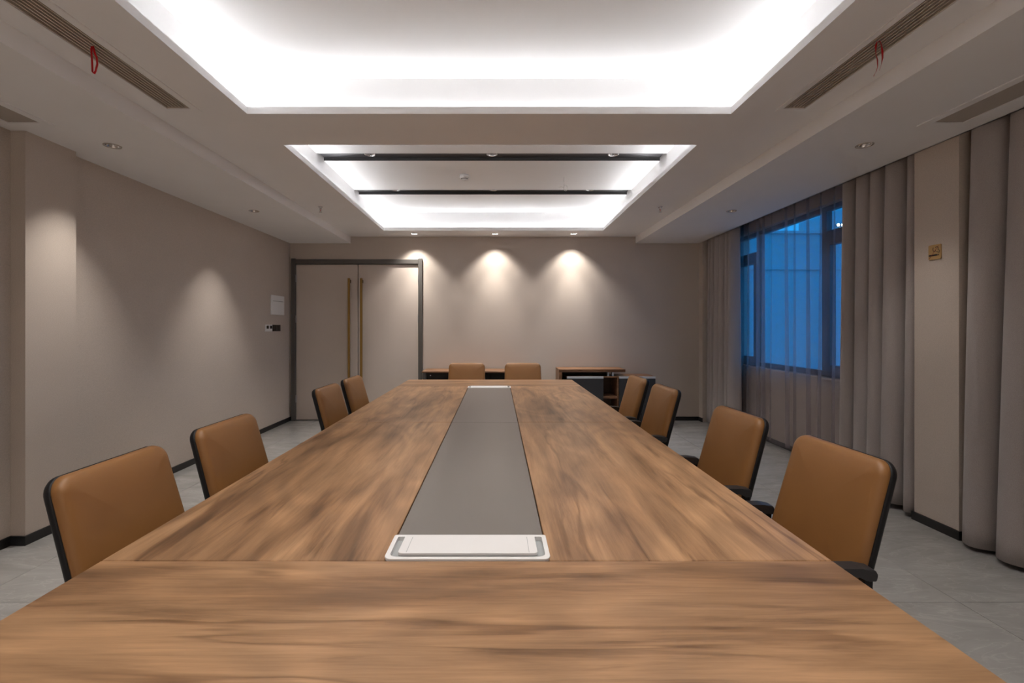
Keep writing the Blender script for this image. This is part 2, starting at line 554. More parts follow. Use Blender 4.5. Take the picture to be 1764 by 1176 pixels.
# ---- right side: return, column, window wall
XW = 3.17
WY0, WY1, WZ0, WZ1 = 4.05, 6.28, 0.85, 2.52
struct(boxes('wall_right', [(XW, 3.42, YN, WY0, -0.01, Z_ROOF), (XW, 3.42, WY1, YB, -0.01, Z_ROOF),
                            (XW, 3.42, WY0, WY1, -0.01, WZ0), (XW, 3.42, WY0, WY1, WZ1, Z_ROOF),
                            (XR, XW, 6.53, YB, -0.01, Z_ROOF)], 'wall'), 'window wall on the right behind the curtains')
struct(box('column', (2.895, XW + 0.01, 2.91, 3.22, -0.01, Z_ROOF), 'wall'), 'beige papered column between the two windows')
# ---- baseboards
BH, BT = 0.056, 0.012
struct(boxes('baseboard_left', [(XL, XL + BT, 3.186, YB, 0, BH), (-2.978, -2.978 + BT, YN, 2.843, 0, BH),
                                (-2.978, -2.887 + BT, 2.843 - BT, 2.843, 0, BH), (-2.887, -2.887 + BT, 2.843, 3.186, 0, BH),
                                (XL, -2.887 + BT, 3.186, 3.186 + BT, 0, BH)], 'base'))
struct(boxes('baseboard_back', [(DX1, XR, YB - BT, YB, 0, BH)], 'base'))
struct(boxes('baseboard_right', [(XR - BT, XR, 6.53, YB, 0, BH), (XW - BT, XW, 3.22, 6.53, 0, BH), (XW - BT, XW, YN, 2.91, 0, BH),
                                 (2.895 - BT, 2.895, 2.91 - BT, 3.22 + BT, 0, BH), (2.895, XW, 2.91 - BT, 2.91, 0, BH)], 'base'))

# ---- ceiling
ceil = struct(box('ceiling', (-3.3, 3.6, YN - 0.2, YB + 0.2, Z_ROOF, Z_ROOF + 0.1), 'ceil'), 'white stepped plaster ceiling with two lit coves')  # hidden slab put above the coves to keep sky light from leaking in
WASH = [(-1.144, 6.42), (-0.026, 6.42), (1.06, 6.42)]
NEAR_FILL = [(-1.144, YN + 0.26), (-0.026, YN + 0.26), (1.06, YN + 0.26)]  # unseen row added behind the camera as fill light for the room
SOFL = [(-2.55, 3.08), (-2.51, 4.80), (-2.55, 1.36)]
SOFR = [(2.43, 3.07), (2.425, 4.80), (2.43, 1.36)]  # nearest lamp of each row continues the pattern unseen, added for floor bounce
SLOTS = [(4.19, 4.37), (5.30, 5.48), (0.78, 0.96), (1.89, 2.07)]
SLOTL = [(-1.17, 4.285), (-0.045, 4.285), (1.075, 4.285), (-1.17, 5.375), (-0.04, 5.375), (1.08, 5.375),
         (-1.17, 0.875), (-0.045, 0.875), (1.075, 0.875), (-1.17, 1.965), (-0.04, 1.965), (1.08, 1.965)]  # near-cove lamps, out of view, added to brighten the near table
DR = 0.042
DIFF = [(-1.952, -1.814), (1.695, 1.825)]      # linear diffusers, x ranges of the slats
DIFF_Y = (0.4, 2.752)
RET = [(-2.867, -2.68), (2.558, 2.734)]        # return grilles
RET_Y = (1.5, 2.725)

per = box('perimeter_panel', (SOF_L, SOF_R, YN, YB, Z_PER, Z_PER + 0.016), 'ceil', ceil)
cs = [box_cutter(RX0, RX1, a, b, Z_PER - 0.1, Z_PER + 0.1) for a, b in REC]
cs += [cyl_cutter(x, y, Z_PER - 0.1, Z_PER + 0.1, DR) for x, y in WASH + NEAR_FILL]
cs += [box_cutter(a, b, DIFF_Y[0], DIFF_Y[1], Z_PER - 0.1, Z_PER + 0.1) for a, b in DIFF]
cut(per, cs)
sl = box('soffit', (-3.1, SOF_L, YN, YB, Z_SOF, Z_PER + 0.016), 'ceil', ceil)
cut(sl, [cyl_cutter(x, y, Z_SOF - 0.1, Z_SOF + 0.3, DR) for x, y in SOFL] + [box_cutter(RET[0][0], RET[0][1], RET_Y[0], RET_Y[1], Z_SOF - 0.1, Z_SOF + 0.06)])
sr = box('soffit', (SOF_R, 2.897, YN, YB, Z_SOF, Z_PER + 0.016), 'ceil', ceil)
cut(sr, [cyl_cutter(x, y, Z_SOF - 0.1, Z_SOF + 0.3, DR) for x, y in SOFR] + [box_cutter(RET[1][0], RET[1][1], RET_Y[0], RET_Y[1], Z_SOF - 0.1, Z_SOF + 0.06)])
box('curtain_pocket', (2.897, XW + 0.02, YN, YB, 2.76, 2.80), 'ceil', ceil)
box('pocket_board', (2.885, 2.897, YN, YB, Z_SOF + 0.0, 2.80), 'ceil', ceil)

for (a, b) in REC:
    L = 0.018
    boxes('cove_lip', [(RX0 - L, RX0, a - L, b + L, Z_PER + 0.016, Z_PER + 0.043), (RX1, RX1 + L, a - L, b + L, Z_PER + 0.016, Z_PER + 0.043),
                       (RX0, RX1, a - L, a, Z_PER + 0.016, Z_PER + 0.043), (RX0, RX1, b, b + L, Z_PER + 0.016, Z_PER + 0.043)], 'ceil', ceil)
    c = CAVE
    boxes('cove_wall', [(RX0 - c - 0.04, RX0 - c, a - c - 0.04, b + c + 0.04, Z_PER + 0.016, Z_CEIL + 0.08),
                        (RX1 + c, RX1 + c + 0.04, a - c - 0.04, b + c + 0.04, Z_PER + 0.016, Z_CEIL + 0.08),
                        (RX0 - c, RX1 + c, a - c - 0.04, a - c, Z_PER + 0.016, Z_CEIL + 0.08),
                        (RX0 - c, RX1 + c, b + c, b + c + 0.04, Z_PER + 0.016, Z_CEIL + 0.08)], 'cove', ceil)
    zc, q, e, f = Z_PER + 0.0165, 0.020, 0.0006, 0.0022
    def led(axis, w, sgn, p, r):
        # aluminium corner channel with the tape on its slanted face, aimed up into the cove
        prism('led_channel', [(w, zc), (w + sgn * q, zc), (w, zc + q)], axis, p, r, 'white', ceil)
        prism('led_strip', [(w + sgn * (q - 0.002 + e), zc + 0.002 + e), (w + sgn * (q - 0.002 + f), zc + 0.002 + f),
                            (w + sgn * (0.002 + f), zc + q - 0.002 + f), (w + sgn * (0.002 + e), zc + q - 0.002 + e)], axis, p, r, 'led', ceil)
    led('Y', RX0 - c + 0.001, 1, a - c + 0.03, b + c - 0.03)
    led('Y', RX1 + c - 0.001, -1, a - c + 0.03, b + c - 0.03)
    led('X', a - c + 0.001, 1, RX0 - c + 0.03, RX1 + c - 0.03)
    led('X', b + c - 0.001, -1, RX0 - c + 0.03, RX1 + c - 0.03)
for (a, b), (s0, s1) in zip(REC, (SLOTS[2:4], SLOTS[0:2])):
    ys = [a - CAVE, s0[0], s0[1], s1[0], s1[1], b + CAVE]
    for k in (0, 2, 4):
        box('raised_panel', (RX0 - CAVE, RX1 + CAVE, ys[k], ys[k + 1], Z_CEIL, Z_CEIL + 0.08), 'cove', ceil)
SD = 0.028
for k, (y0, y1) in enumerate(SLOTS):
    x0, x1 = RX0 - CAVE, RX1 + CAVE
    s = box('slot_liner', (x0, x1, y0, y1, Z_CEIL + SD, Z_CEIL + SD + 0.012), 'slot', ceil)
    cut(s, [cyl_cutter(x, y, Z_CEIL, Z_CEIL + 0.1, DR) for x, y in SLOTL[3 * k:3 * k + 3]])
    boxes('slot_edge', [(x0, x1, y0, y0 + 0.004, Z_CEIL - 0.0015, Z_CEIL + SD), (x0, x1, y1 - 0.004, y1, Z_CEIL - 0.0015, Z_CEIL + SD)], 'slot', ceil)

# ================================================================ WINDOW
win = bpy.data.objects.new('window_1', None); col.objects.link(win); struct(win, 'dark framed window behind the sheer curtain')
win.location = (3.28, 5.165, WZ0)
FX0, FX1 = 3.235, 3.295
def wbox(name, y0, y1, z0, z1, x0=FX0, x1=FX1, mat='wframe', bev=0.003):
    o = box(name, (x0 - 3.28, x1 - 3.28, y0 - 5.165, y1 - 5.165, z0 - WZ0, z1 - WZ0), mat, win, bev)
    return o
mid = [(4.50, 4.626), (5.71, 5.87)]
wbox('frame_sill', WY0, WY1, WZ0, WZ0 + 0.055)
wbox('frame_head', WY0, WY1, WZ1 - 0.05, WZ1)
wbox('frame_jamb', WY0, WY0 + 0.05, WZ0 + 0.055, WZ1 - 0.05)
wbox('frame_jamb', WY1 - 0.05, WY1, WZ0 + 0.055, WZ1 - 0.05)
wbox('mullion', 4.56, 4.626, WZ0 + 0.055, WZ1 - 0.05)
wbox('mullion', 5.71, 5.775, WZ0 + 0.055, WZ1 - 0.05)
for y0, y1 in ((WY0 + 0.05, 4.56), (5.775, WY1 - 0.05)):
    wbox('transom', y0, y1, 2.20, 2.275)
    z0, z1 = WZ0 + 0.055, 2.20
    s = boxes('sash', [(3.225 - 3.28, 3.285 - 3.28, p - 5.165, q - 5.165, r - WZ0, t - WZ0) for p, q, r, t in
                       ((y0, y0 + 0.06, z0, z1), (y1 - 0.06, y1, z0, z1), (y0 + 0.06, y1 - 0.06, z0, z0 + 0.06), (y0 + 0.06, y1 - 0.06, z1 - 0.07, z1))], 'wframe', win)
    wbox('pane', y0 + 0.06, y1 - 0.06, z0 + 0.06, z1 - 0.07, 3.252, 3.258, 'glass', 0)
    wbox('pane', y0, y1, 2.275, WZ1 - 0.05, 3.262, 3.268, 'glass', 0)
wbox('pane', 4.626, 5.71, WZ0 + 0.055, WZ1 - 0.05, 3.262, 3.268, 'glass', 0)
wbox('window_sill', WY0 - 0.02, WY1 + 0.02, WZ0 - 0.025, WZ0, 3.155, 3.30, 'wall', 0.003)

# ---- outside
struct(box('ground', (3.6, 60, -20, 60, -0.6, -0.3), 'ground'))
bl = thing('building', 'low pale building outside the window in the dusk', 'building', (9.5, 12.0, -0.3))
box('facade_wall', (-6, 9, 0, 6, 0, 4.05), 'facade', bl)
box('parapet_cap', (-6.05, 9.05, -0.06, 6.05, 4.05, 4.12), 'facade', bl)
box('string_course', (-6.02, 9.02, -0.05, 0, 3.12, 3.2), 'facade', bl)
b2 = thing('building', 'taller block far behind the low building outside the window', 'building', (30.5, 34.0, -0.3))
box('tower_wall', (-4.5, 4, 0, 6, 0, 10.6), 'facade', b2)
box('roof_hut', (-1, 2, 1, 4, 10.6, 12.4), 'facade', b2)
fl = thing('floodlight', 'pair of small bright floodlights outside on the parapet', 'lamp', (8.83, 11.97, 3.82))
tube('bracket', [(0, 0, 0), (0, 0, 0.12)], 0.012, 'wframe', fl)
for dx in (-0.055, 0.055):
    h = lathe('lamp_head', [(0, -0.03), (0.03, -0.03), (0.036, 0.03), (0, 0.03)], 'wframe', fl, 12, (dx, 0.0, 0.15), 'Y')
    lathe('lamp_lens', [(0, -0.045), (0.028, -0.04), (0.030, -0.031)], 'flood', h, 12, (dx, 0.0, 0.15), 'Y')

# ================================================================ DOOR
door = bpy.data.objects.new('door_1', None); col.objects.link(door); struct(door, 'taupe double door with long brass pulls in a grey metal frame')
door.location = (-2.0, YB, 0)
def dbox(name, b, mat, parent=door, bev=0.002, smooth=False):
    return box(name, (b[0] + 2.0, b[1] + 2.0, b[2] - YB, b[3] - YB, b[4], b[5]), mat, parent, bev)
FW = 0.058
dbox('door_jamb', (DX0, DX0 + FW, YB - 0.035, YB + 0.10, 0.0, DZ + 0.012), 'dframe', bev=0.004)
dbox('door_jamb', (DX1 - FW, DX1, YB - 0.035, YB + 0.10, 0.0, DZ + 0.012), 'dframe', bev=0.004)
dbox('door_head', (DX0 + FW, DX1 - FW, YB - 0.028, YB + 0.10, DZ - 0.066, DZ), 'dframe', bev=0.004)
xm = -1.987
for k, (x0, x1) in enumerate(((DX0 + FW + 0.003, xm - 0.005), (xm + 0.005, DX1 - FW - 0.003))):
    leaf = dbox('door_leaf', (x0, x1, YB - 0.002, YB + 0.045, 0.012, DZ - 0.071), 'door')
    hx = -2.1 if k == 0 else -1.925
    dbox('pull_bar', (hx - 0.015, hx + 0.015, YB - 0.075, YB - 0.045, 0.42, 2.03), 'brass', leaf, 0.003)
    for z in (0.44, 1.965):
        dbox('standoff', (hx - 0.012, hx + 0.012, YB - 0.046, YB - 0.001, z, z + 0.045), 'brassd', leaf)
    ex = DX0 + FW if k == 0 else DX1 - FW
    for z in (1.98, 1.40, 0.26):
        dbox('hinge', (ex - 0.010, ex + 0.010, YB - 0.014, YB + 0.0, z, z + 0.105), 'hinge', leaf, 0.002)

# ================================================================ CURTAINS
def curtain_mesh(y0, y1, xc, z0, z1, folds, amp, seed, nz=26, per=14, shear_top=0.0, bulge=0.0, pinch=0.55, xtop=0.0):
    """hanging cloth with deep irregular folds: y0..y1 along the track, xc the track line"""
    rnd = random.Random(seed)
    ph = [0.0]
    for k in range(folds):
        ph.append(ph[-1] + rnd.uniform(0.55, 1.5))
    ph = [p / ph[-1] for p in ph]
    am = [rnd.uniform(0.7, 1.2) for _ in range(folds)]
    ex = [rnd.uniform(0.75, 1.7) for _ in range(folds)]
    sk = [rnd.uniform(-0.42, 0.42) for _ in range(folds)]
    dr = [rnd.uniform(-0.018, 0.018) for _ in range(folds + 1)]
    verts, faces = [], []
    nu = folds * per + 1
    for j in range(nz + 1):
        w = j / nz
        z = z0 + (z1 - z0) * w
        for i in range(nu):
            k = min(i // per, folds - 1); f = (i - k * per) / per
            e0 = ph[k] + dr[k] * (1 - w); e1 = ph[k + 1] + dr[k + 1] * (1 - w)
            # broad rounded ridges towards the room, tight valleys between them
            t = e0 + (e1 - e0) * (f - 0.155 * math.sin(2 * PI * f) * (0.55 + 0.45 * (1 - w)) + sk[k] * 0.22 * math.sin(PI * f) ** 2)
            sgn = 2 * math.sin(PI * f) ** ex[k] - 1 if 0 < f < 1 else -1.0
            a = amp * (1 + (am[k] - 1) * math.sin(PI * f)) * (pinch + (1 - pinch) * (1 - w) ** 0.8)
            ripple = 0.10 * math.sin(4 * PI * f + k * 1.7) * (1 - w) * math.sin(PI * f)
            x = xc + xtop * w - a * (sgn + ripple) - (am[k] - 1) * 0
            x += -bulge * (1 - w) * math.sin(PI * min(1, t + 0.2))
            y = y0 + (y1 - y0) * t + shear_top * w
            hem = 0.012 * math.sin(5.1 * t + seed) + 0.004 * sgn
            verts.append((x, y, z + hem * (1 - w) ** 3))
    for j in range(nz):
        for i in range(nu - 1):
            a = j * nu + i
            faces.append((a, a + 1, a + 1 + nu, a + nu))
    me = bpy.data.meshes.new('cloth'); me.from_pydata(verts, [], faces)
    return me

def curtain(name, label, mat, solid, *args, **kw):
    g = kw.pop('group', None)
    o = link(name, curtain_mesh(*args, **kw), mat, None, True)
    if solid:
        md = o.modifiers.new('thickness', 'SOLIDIFY'); md.thickness = 0.0025
    return tag(o, label, 'curtain', g)

curtain('curtain', 'grey-brown curtain gathered in the far corner by the back wall', 'curtain', True,
        6.46, 5.77, 2.962, 0.04, 2.73, 6, 0.082, 11, pinch=0.7)
curtain('curtain', 'grey-brown curtain between the sheer and the no-smoking column', 'curtain', True,
        3.97, 3.225, 2.985, 0.03, 2.73, 5, 0.098, 5, pinch=0.62)
curtain('curtain', 'grey-brown curtain nearest the camera at the right edge', 'curtain', True,
        2.90, 1.45, 2.955, 0.035, 2.73, 9, 0.115, 23, pinch=0.5, bulge=0.04)
curtain('sheer_curtain', 'translucent sheer curtain hanging over the dusk-blue window', 'sheer', False,
        6.32, 3.985, 3.11, 0.05, 2.73, 13, 0.040, 8, per=18, pinch=0.75)
ct = thing('curtain_track', 'double curtain track hidden in the ceiling pocket', 'curtain track', (3.04, 4.0, 2.76))
box('rail', (-0.055, -0.025, -4.9, 2.5, -0.024, -0.001), 'alu', ct)
box('rail', (0.050, 0.080, -4.9, 2.5, -0.024, -0.001), 'alu', ct)

# ================================================================ TABLE
tb = thing('conference_table', 'long oak-grain conference table with a grey centre strip', 'table', ((TX0 + TX1) / 2, 2.875, 0))
tcx, tcy = (TX0 + TX1) / 2, 2.875
def tbox(name, x0, x1, y0, y1, z0, z1, mat, bev=0.0015, parent=tb):
    return box(name, (x0 - tcx, x1 - tcx, y0 - tcy, y1 - tcy, z0, z1), mat, parent, bev)
SX0, SX1 = -0.279, 0.130
g = 0.0012
tbox('end_panel', TX0, TX1, TY[0], TY[1] - g, TZ - 0.04, TZ, 'wood_x', 0.002)
tbox('end_panel', TX0, TX1, TY[3] + g, TY[4], TZ - 0.04, TZ, 'wood_x', 0.002)
for y0, y1 in ((TY[1], TY[2]), (TY[2], TY[3])):
    tbox('top_panel', TX0, SX0 - g, y0 + g, y1 - g, TZ - 0.04, TZ, 'wood_y', 0.002)
    tbox('top_panel', SX1 + g, TX1, y0 + g, y1 - g, TZ - 0.04, TZ, 'wood_y', 0.002)
BXD = 0.140
tbox('centre_strip', SX0 + 0.002, SX1 - 0.002, TY[1] + BXD, TY[2] - 0.0005, TZ - 0.04, TZ - 0.002, 'strip', 0.001)
tbox('centre_strip', SX0 + 0.002, SX1 - 0.002, TY[2] + 0.0005, TY[3] - BXD, TZ - 0.04, TZ - 0.002, 'strip', 0.001)
tbox('apron', TX0 + 0.35, TX1 - 0.35, TY[0] + 0.25, TY[4] - 0.25, TZ - 0.11, TZ - 0.0401, 'tleg', 0)
for y in (0.98, 2.85, 4.75):
    tbox('pedestal', -0.55, 0.40, y - 0.05, y + 0.05, 0.02, TZ - 0.11, 'tleg', 0.003)
    tbox('plinth', -0.60, 0.45, y - 0.14, y + 0.14, 0.0, 0.02, 'tleg', 0.003)

def power_box(yn, yf, flip):
    """flush cable box; yn is the side with the lid's free edge"""
    s = 1 if not flip else -1
    cx, cy = (SX0 + SX1) / 2, (yn + yf) / 2
    w, h = SX1 - SX0 + 0.010, abs(yf - yn) - 0.004
    def f(u, v, d):
        # near corners rounded, far corners nearly square
        return (cx + u - tcx, cy + v * s - tcy, TZ + d)
    bm = bmesh.new()
    r = 0.020
    outer = [(-w / 2 + r - r * math.cos(a), -h / 2 + r - r * math.sin(a)) for a in [math.radians(90 * k / 6) for k in range(7)]]
    outer += [(w / 2 - r + r * math.sin(a), -h / 2 + r - r * math.cos(a)) for a in [math.radians(90 * k / 6) for k in range(7)]]
    outer += [(w / 2, h / 2 - 0.004), (w / 2 - 0.004, h / 2), (-w / 2 + 0.004, h / 2), (-w / 2, h / 2 - 0.004)]
    ins = 0.012
    k2 = [(max(-w / 2 + ins, min(w / 2 - ins, x * (1 - 2 * ins / w))), y * (1 - 2 * ins / h)) for x, y in outer]
    loops = [(outer, -0.004), (outer, 0.002), ([(x * 0.996, y * 0.99) for x, y in outer], 0.0032), (k2, 0.0032), (k2, -0.02)]
    rings = [[bm.verts.new(f(x, y, d)) for x, y in lp] for lp, d in loops]
    for A, B in zip(rings, rings[1:]):
        for i in range(len(A)):
            j = (i + 1) % len(A)
            bm.faces.new((A[i], A[j], B[j], B[i]))
    pb = link('power_box', bm_mesh(bm, 'power_box'), 'box', tb)
    # inner tray
    box('tray', (SX0 + 0.004 - tcx, SX1 - 0.004 - tcx, cy - h / 2 + 0.006 - tcy, cy + h / 2 - 0.006 - tcy, TZ - 0.016, TZ - 0.008), 'boxslot', pb)
    # lid: narrower than the tray so a slot stays open on both sides
    lw, l0, l1 = w - 0.062, -h / 2 + 0.020, h / 2 - 0.013
    rr = 0.012
    lid = [(-lw / 2 + rr - rr * math.cos(a), l0 + rr - rr * math.sin(a)) for a in [math.radians(90 * k / 5) for k in range(6)]]
    lid += [(lw / 2 - rr + rr * math.sin(a), l0 + rr - rr * math.cos(a)) for a in [math.radians(90 * k / 5) for k in range(6)]]
    lid += [(lw / 2, l1), (-lw / 2, l1)]
    bm = bmesh.new()
    def zl(y): return 0.0042 + 0.004 * (l1 - y) / (l1 - l0)
    rings = [[bm.verts.new(f(x, y, zl(y) - 0.007)) for x, y in lid], [bm.verts.new(f(x, y, zl(y) - 0.001)) for x, y in lid],
             [bm.verts.new(f(x * 0.996, y * 0.985, zl(y))) for x, y in lid]]
    for A, B in zip(rings, rings[1:]):
        for i in range(len(A)):
            j = (i + 1) % len(A)
            bm.faces.new((A[i], A[j], B[j], B[i]))
    bm.faces.new(rings[0]); bm.faces.new(rings[-1])
    ld = link('lid', bm_mesh(bm, 'lid'), 'box', pb)
    for sx in (-1, 1):
        xs = cx + sx * (lw / 2 - 0.022) - tcx
        ribbon('lid_seam', [(xs, cy + y * s - tcy, TZ + zl(y) + 0.0002) for y in (l0 + 0.004, l1 - 0.003)], Vector((0.0012, 0, 0)), 'boxslot', ld, 0.0004)
power_box(TY[1] + 0.0, TY[1] + BXD, False)
power_box(TY[3] - 0.0, TY[3] - BXD, True)

# ================================================================ CHAIRS
def make_chair(label):
    t = thing('conference_chair', label, 'chair', (0, 0, 0), 0, 'brown leather conference chairs')
    W, H, ZB = 0.442, 0.46, 0.462
    def fb(u, v, d):
        z = v + H / 2
        x = u * (1.02 - 0.05 * (z / H))
        y = -0.225 - (0.17 * z + 0.20 * z * z) + d + 0.30 * x * x
        zz = ZB + z * 0.975 + d * 0.27 - 0.016 * (x / 0.22) ** 2 * max(0, z / H)
        return (x, y, zz)
    cush = loft_mesh(W, H, 0.045, [(0.010, -0.004), (0.002, 0.0), (0.0, 0.008), (0.001, 0.016), (0.006, 0.026), (0.014, 0.032), (0.028, 0.036), (0.06, 0.040), (0.11, 0.043), (0.17, 0.0445)], fb, 7, -0.004, 0.045)
    link('back_cushion', cush, 'leather', t, True)
    shell = loft_mesh(W + 0.004, H + 0.004, 0.047, [(0.06, -0.032), (0.022, -0.028), (0.008, -0.022), (0.002, -0.014), (0.0, -0.004), (0.002, 0.003), (0.010, 0.002)], fb, 7, -0.034, 0.002)
    link('back_shell', shell, 'shell', t, True)
    def fs(u, v, d):
        return (u, v + 0.015, 0.415 + d + 0.06 * v * (1 if v > 0.15 else 0) * 0 - 0.25 * max(0, v - 0.12) ** 2 + 0.12 * u * u)
    seat = loft_mesh(0.49, 0.47, 0.09, [(0.012, 0.0), (0.0, 0.008), (0.0, 0.026), (0.006, 0.040), (0.018, 0.049), (0.04, 0.053), (0.09, 0.055), (0.16, 0.055)], fs, 7, 0.0, 0.055)
    link('seat_cushion', seat, 'leather', t, True)
    pan = loft_mesh(0.475, 0.455, 0.085, [(0.05, -0.028), (0.015, -0.018), (0.0, -0.004), (0.0, 0.002)], fs, 7, -0.030, 0.002)
    link('seat_pan', pan, 'shell', t, True)
    # spine joining the seat to the back
    prism('back_bracket', [(-0.14, 0.372), (-0.14, 0.392), (-0.27, 0.40), (-0.33, 0.60), (-0.345, 0.60), (-0.292, 0.385), (-0.26, 0.372)], 'X', -0.035, 0.035, 'shell', t, 0.004)
    for s in (-1, 1):
        pad = [(-0.222, 0.566), (-0.227, 0.586), (-0.220, 0.600), (-0.18, 0.606), (-0.10, 0.607), (0.02, 0.604), (0.06, 0.596), (0.06, 0.588), (0.02, 0.586), (-0.10, 0.588), (-0.17, 0.585), (-0.188, 0.576), (-0.193, 0.566)]
        ap = prism('armrest', pad, 'X', s * 0.252 - 0.024, s * 0.252 + 0.024, 'arm', t, 0.005)
        prism('arm_post', [(-0.220, 0.570), (-0.195, 0.570), (-0.175, 0.47), (-0.13, 0.395), (-0.10, 0.385), (-0.10, 0.365), (-0.15, 0.368), (-0.215, 0.46)], 'X', s * 0.252 - 0.012, s * 0.252 + 0.012, 'shell', t, 0.003)
        box('arm_bracket', (min(s * 0.10, s * 0.262), max(s * 0.10, s * 0.262), -0.15, -0.10, 0.366, 0.386), 'shell', t, 0.003)
    lathe('tilt_mechanism', [(0, 0.345), (0.07, 0.345), (0.085, 0.36), (0.085, 0.388), (0, 0.388)], 'shell', t, 20)
    lathe('gas_lift', [(0, 0.10), (0.027, 0.10), (0.027, 0.24), (0.015, 0.242), (0.015, 0.346), (0, 0.346)], 'shell', t, 16)
    for k in range(5):
        a = PI / 2 + 2 * PI * k / 5
        d = Vector((math.cos(a), math.sin(a), 0)); p = Vector((-d.y, d.x, 0))
        bm = bmesh.new(); rings = []
        for rr, hw, z0, z1 in ((0.015, 0.026, 0.085, 0.13), (0.10, 0.023, 0.075, 0.115), (0.20, 0.019, 0.064, 0.088), (0.25, 0.017, 0.060, 0.076)):
            c = d * rr
            rings.append([bm.verts.new((c + p * q * hw) + Vector((0, 0, z))) for q, z in ((-1, z0), (1, z0), (0.75, z1), (-0.75, z1))])
        for A, B in zip(rings, rings[1:]):
            for i in range(4):
                bm.faces.new((A[i], A[(i + 1) % 4], B[(i + 1) % 4], B[i]))
        bm.faces.new(rings[0]); bm.faces.new(rings[-1])
        leg = link('base_leg', bm_mesh(bm, 'base_leg'), 'shell', t)
        bm = bmesh.new()
        c = d * 0.240
        for q in (-1, 1):
            o = c + p * q * 0.016
            m0 = Matrix.Translation((o.x, o.y, 0.0275)) @ Matrix.Rotation(a, 4, 'Z') @ Matrix.Rotation(PI / 2, 4, 'X')
            bmesh.ops.create_cone(bm, cap_ends=True, segments=16, radius1=0.027, radius2=0.025, depth=0.018, matrix=m0)
        m0 = Matrix.Translation((c.x, c.y, 0.045)); bmesh.ops.create_cone(bm, cap_ends=True, segments=10, radius1=0.008, radius2=0.008, depth=0.036, matrix=m0)
        link('caster', bm_mesh(bm, 'caster'), 'shell', leg)
    return t

# location = pivot on the floor, rotation so the sitter faces the table
CH = [
    (-0.925, 1.505, -90, 'brown leather chair nearest the camera on the left side of the table'),
    (-0.925, 2.125, -91, 'brown leather chair second from the camera on the left side of the table'),
    (-0.925, 3.395, -90, 'brown leather chair third from the camera on the left, in front of the door'),
    (-0.925, 3.985, -90, 'brown leather chair farthest down the left side, below the brass door pulls'),
    (0.915, 1.665, 91, 'brown leather chair nearest the camera on the right side of the table'),
    (0.915, 2.355, 92, 'brown leather chair second from the camera on the right side, before the sheer curtain'),
    (0.905, 3.36, 91, 'brown leather chair third from the camera on the right side of the table'),
    (0.905, 4.02, 90, 'brown leather chair farthest down the right side, in front of the charcoal credenza'),
    (-0.362, 5.28, 180, 'left of the two brown leather chairs at the far end of the table'),
    (0.312, 5.28, 180, 'right of the two brown leather chairs at the far end of the table'),
]
proto = None
for x, y, a, lab in CH:
    if proto is None:
        proto = c = make_chair(lab)
    else:
        c = copy_tree(proto); c['label'] = lab
    c.location = (x, y, 0); c.rotation_euler = (0, 0, math.radians(a))

# ================================================================ CREDENZAS
cr = thing('credenza', 'walnut credenza with charcoal doors and a raised top near the right corner', 'credenza', (1.45, 6.43, 0))
def cbox(name, x0, x1, y0, y1, z0, z1, mat, bev=0.0015, parent=cr, ox=1.45, oy=6.43):
    return box(name, (x0 - ox, x1 - ox, y0 - oy, y1 - oy, z0, z1), mat, parent, bev)
cbox('raised_top', 0.838, 1.732, 6.255, 6.625, 0.729, 0.767, 'cred_wood')
cbox('side_panel', 0.838, 0.878, 6.255, 6.625, 0.0, 0.729, 'cred_wood')
for x in (1.495, 1.558):
    cbox('post', x, x + 0.021, 6.275, 6.335, 0.673, 0.729, 'stripm')
cbox('cabinet_top', 0.942, 2.135, 6.262, 6.62, 0.655, 0.673, 'cred_wood')
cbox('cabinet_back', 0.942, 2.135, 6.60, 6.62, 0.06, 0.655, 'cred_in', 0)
cbox('cabinet_side', 0.942, 0.960, 6.272, 6.60, 0.06, 0.655, 'char', 0)
cbox('cabinet_side', 2.117, 2.135, 6.272, 6.60, 0.06, 0.655, 'char', 0)
cbox('divider', 1.418, 1.436, 6.262, 6.60, 0.06, 0.655, 'cred_wood', 0)
cbox('divider', 1.622, 1.640, 6.262, 6.60, 0.06, 0.655, 'cred_wood', 0)
cbox('back_panel', 0.878, 1.565, 6.6205, 6.632, 0.0, 0.729, 'black', 0)
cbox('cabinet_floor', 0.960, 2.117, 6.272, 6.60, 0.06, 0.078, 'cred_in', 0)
cbox('shelf', 1.436, 1.622, 6.268, 6.60, 0.372, 0.402, 'cred_wood')
cbox('plinth', 0.98, 2.10, 6.30, 6.58, 0.0, 0.06, 'base', 0)
for x0, x1 in ((0.944, 1.432), (1.644, 2.133)):
    d = cbox('cabinet_door', x0, x1, 6.246, 6.2615, 0.07, 0.644, 'char')
    cbox('handle_strip', x0, x1, 6.240, 6.262, 0.6445, 0.6725, 'stripm', 0.001, d)
cl = thing('credenza', 'low black-fronted credenza with a thin wood top behind the end chairs', 'credenza', (-0.3, 6.42, 0))
def lbox(name, x0, x1, y0, y1, z0, z1, mat, bev=0.0015, parent=cl):
    return cbox(name, x0, x1, y0, y1, z0, z1, mat, bev, parent, -0.3, 6.42)
lbox('wood_top', -1.005, 0.40, 6.21, 6.625, 0.725, 0.745, 'cred_wood')
lbox('side_panel', -0.992, -0.952, 6.225, 6.61, 0.0, 0.725, 'dframe')
lbox('side_panel', 0.347, 0.387, 6.225, 6.61, 0.0, 0.725, 'dframe')
dr = None
for k in range(3):
    x0 = -0.952 + k * 0.433
    d = lbox('cabinet_door', x0 + 0.002, x0 + 0.431, 6.245, 6.262, 0.05, 0.722, 'black')
    if k == 0:
        lathe('lock', [(0, -0.006), (0.008, -0.006), (0.009, 0)], 'chrome', d, 14, (-0.893 + 0.3, 6.245 - 6.42, 0.687), 'Y')
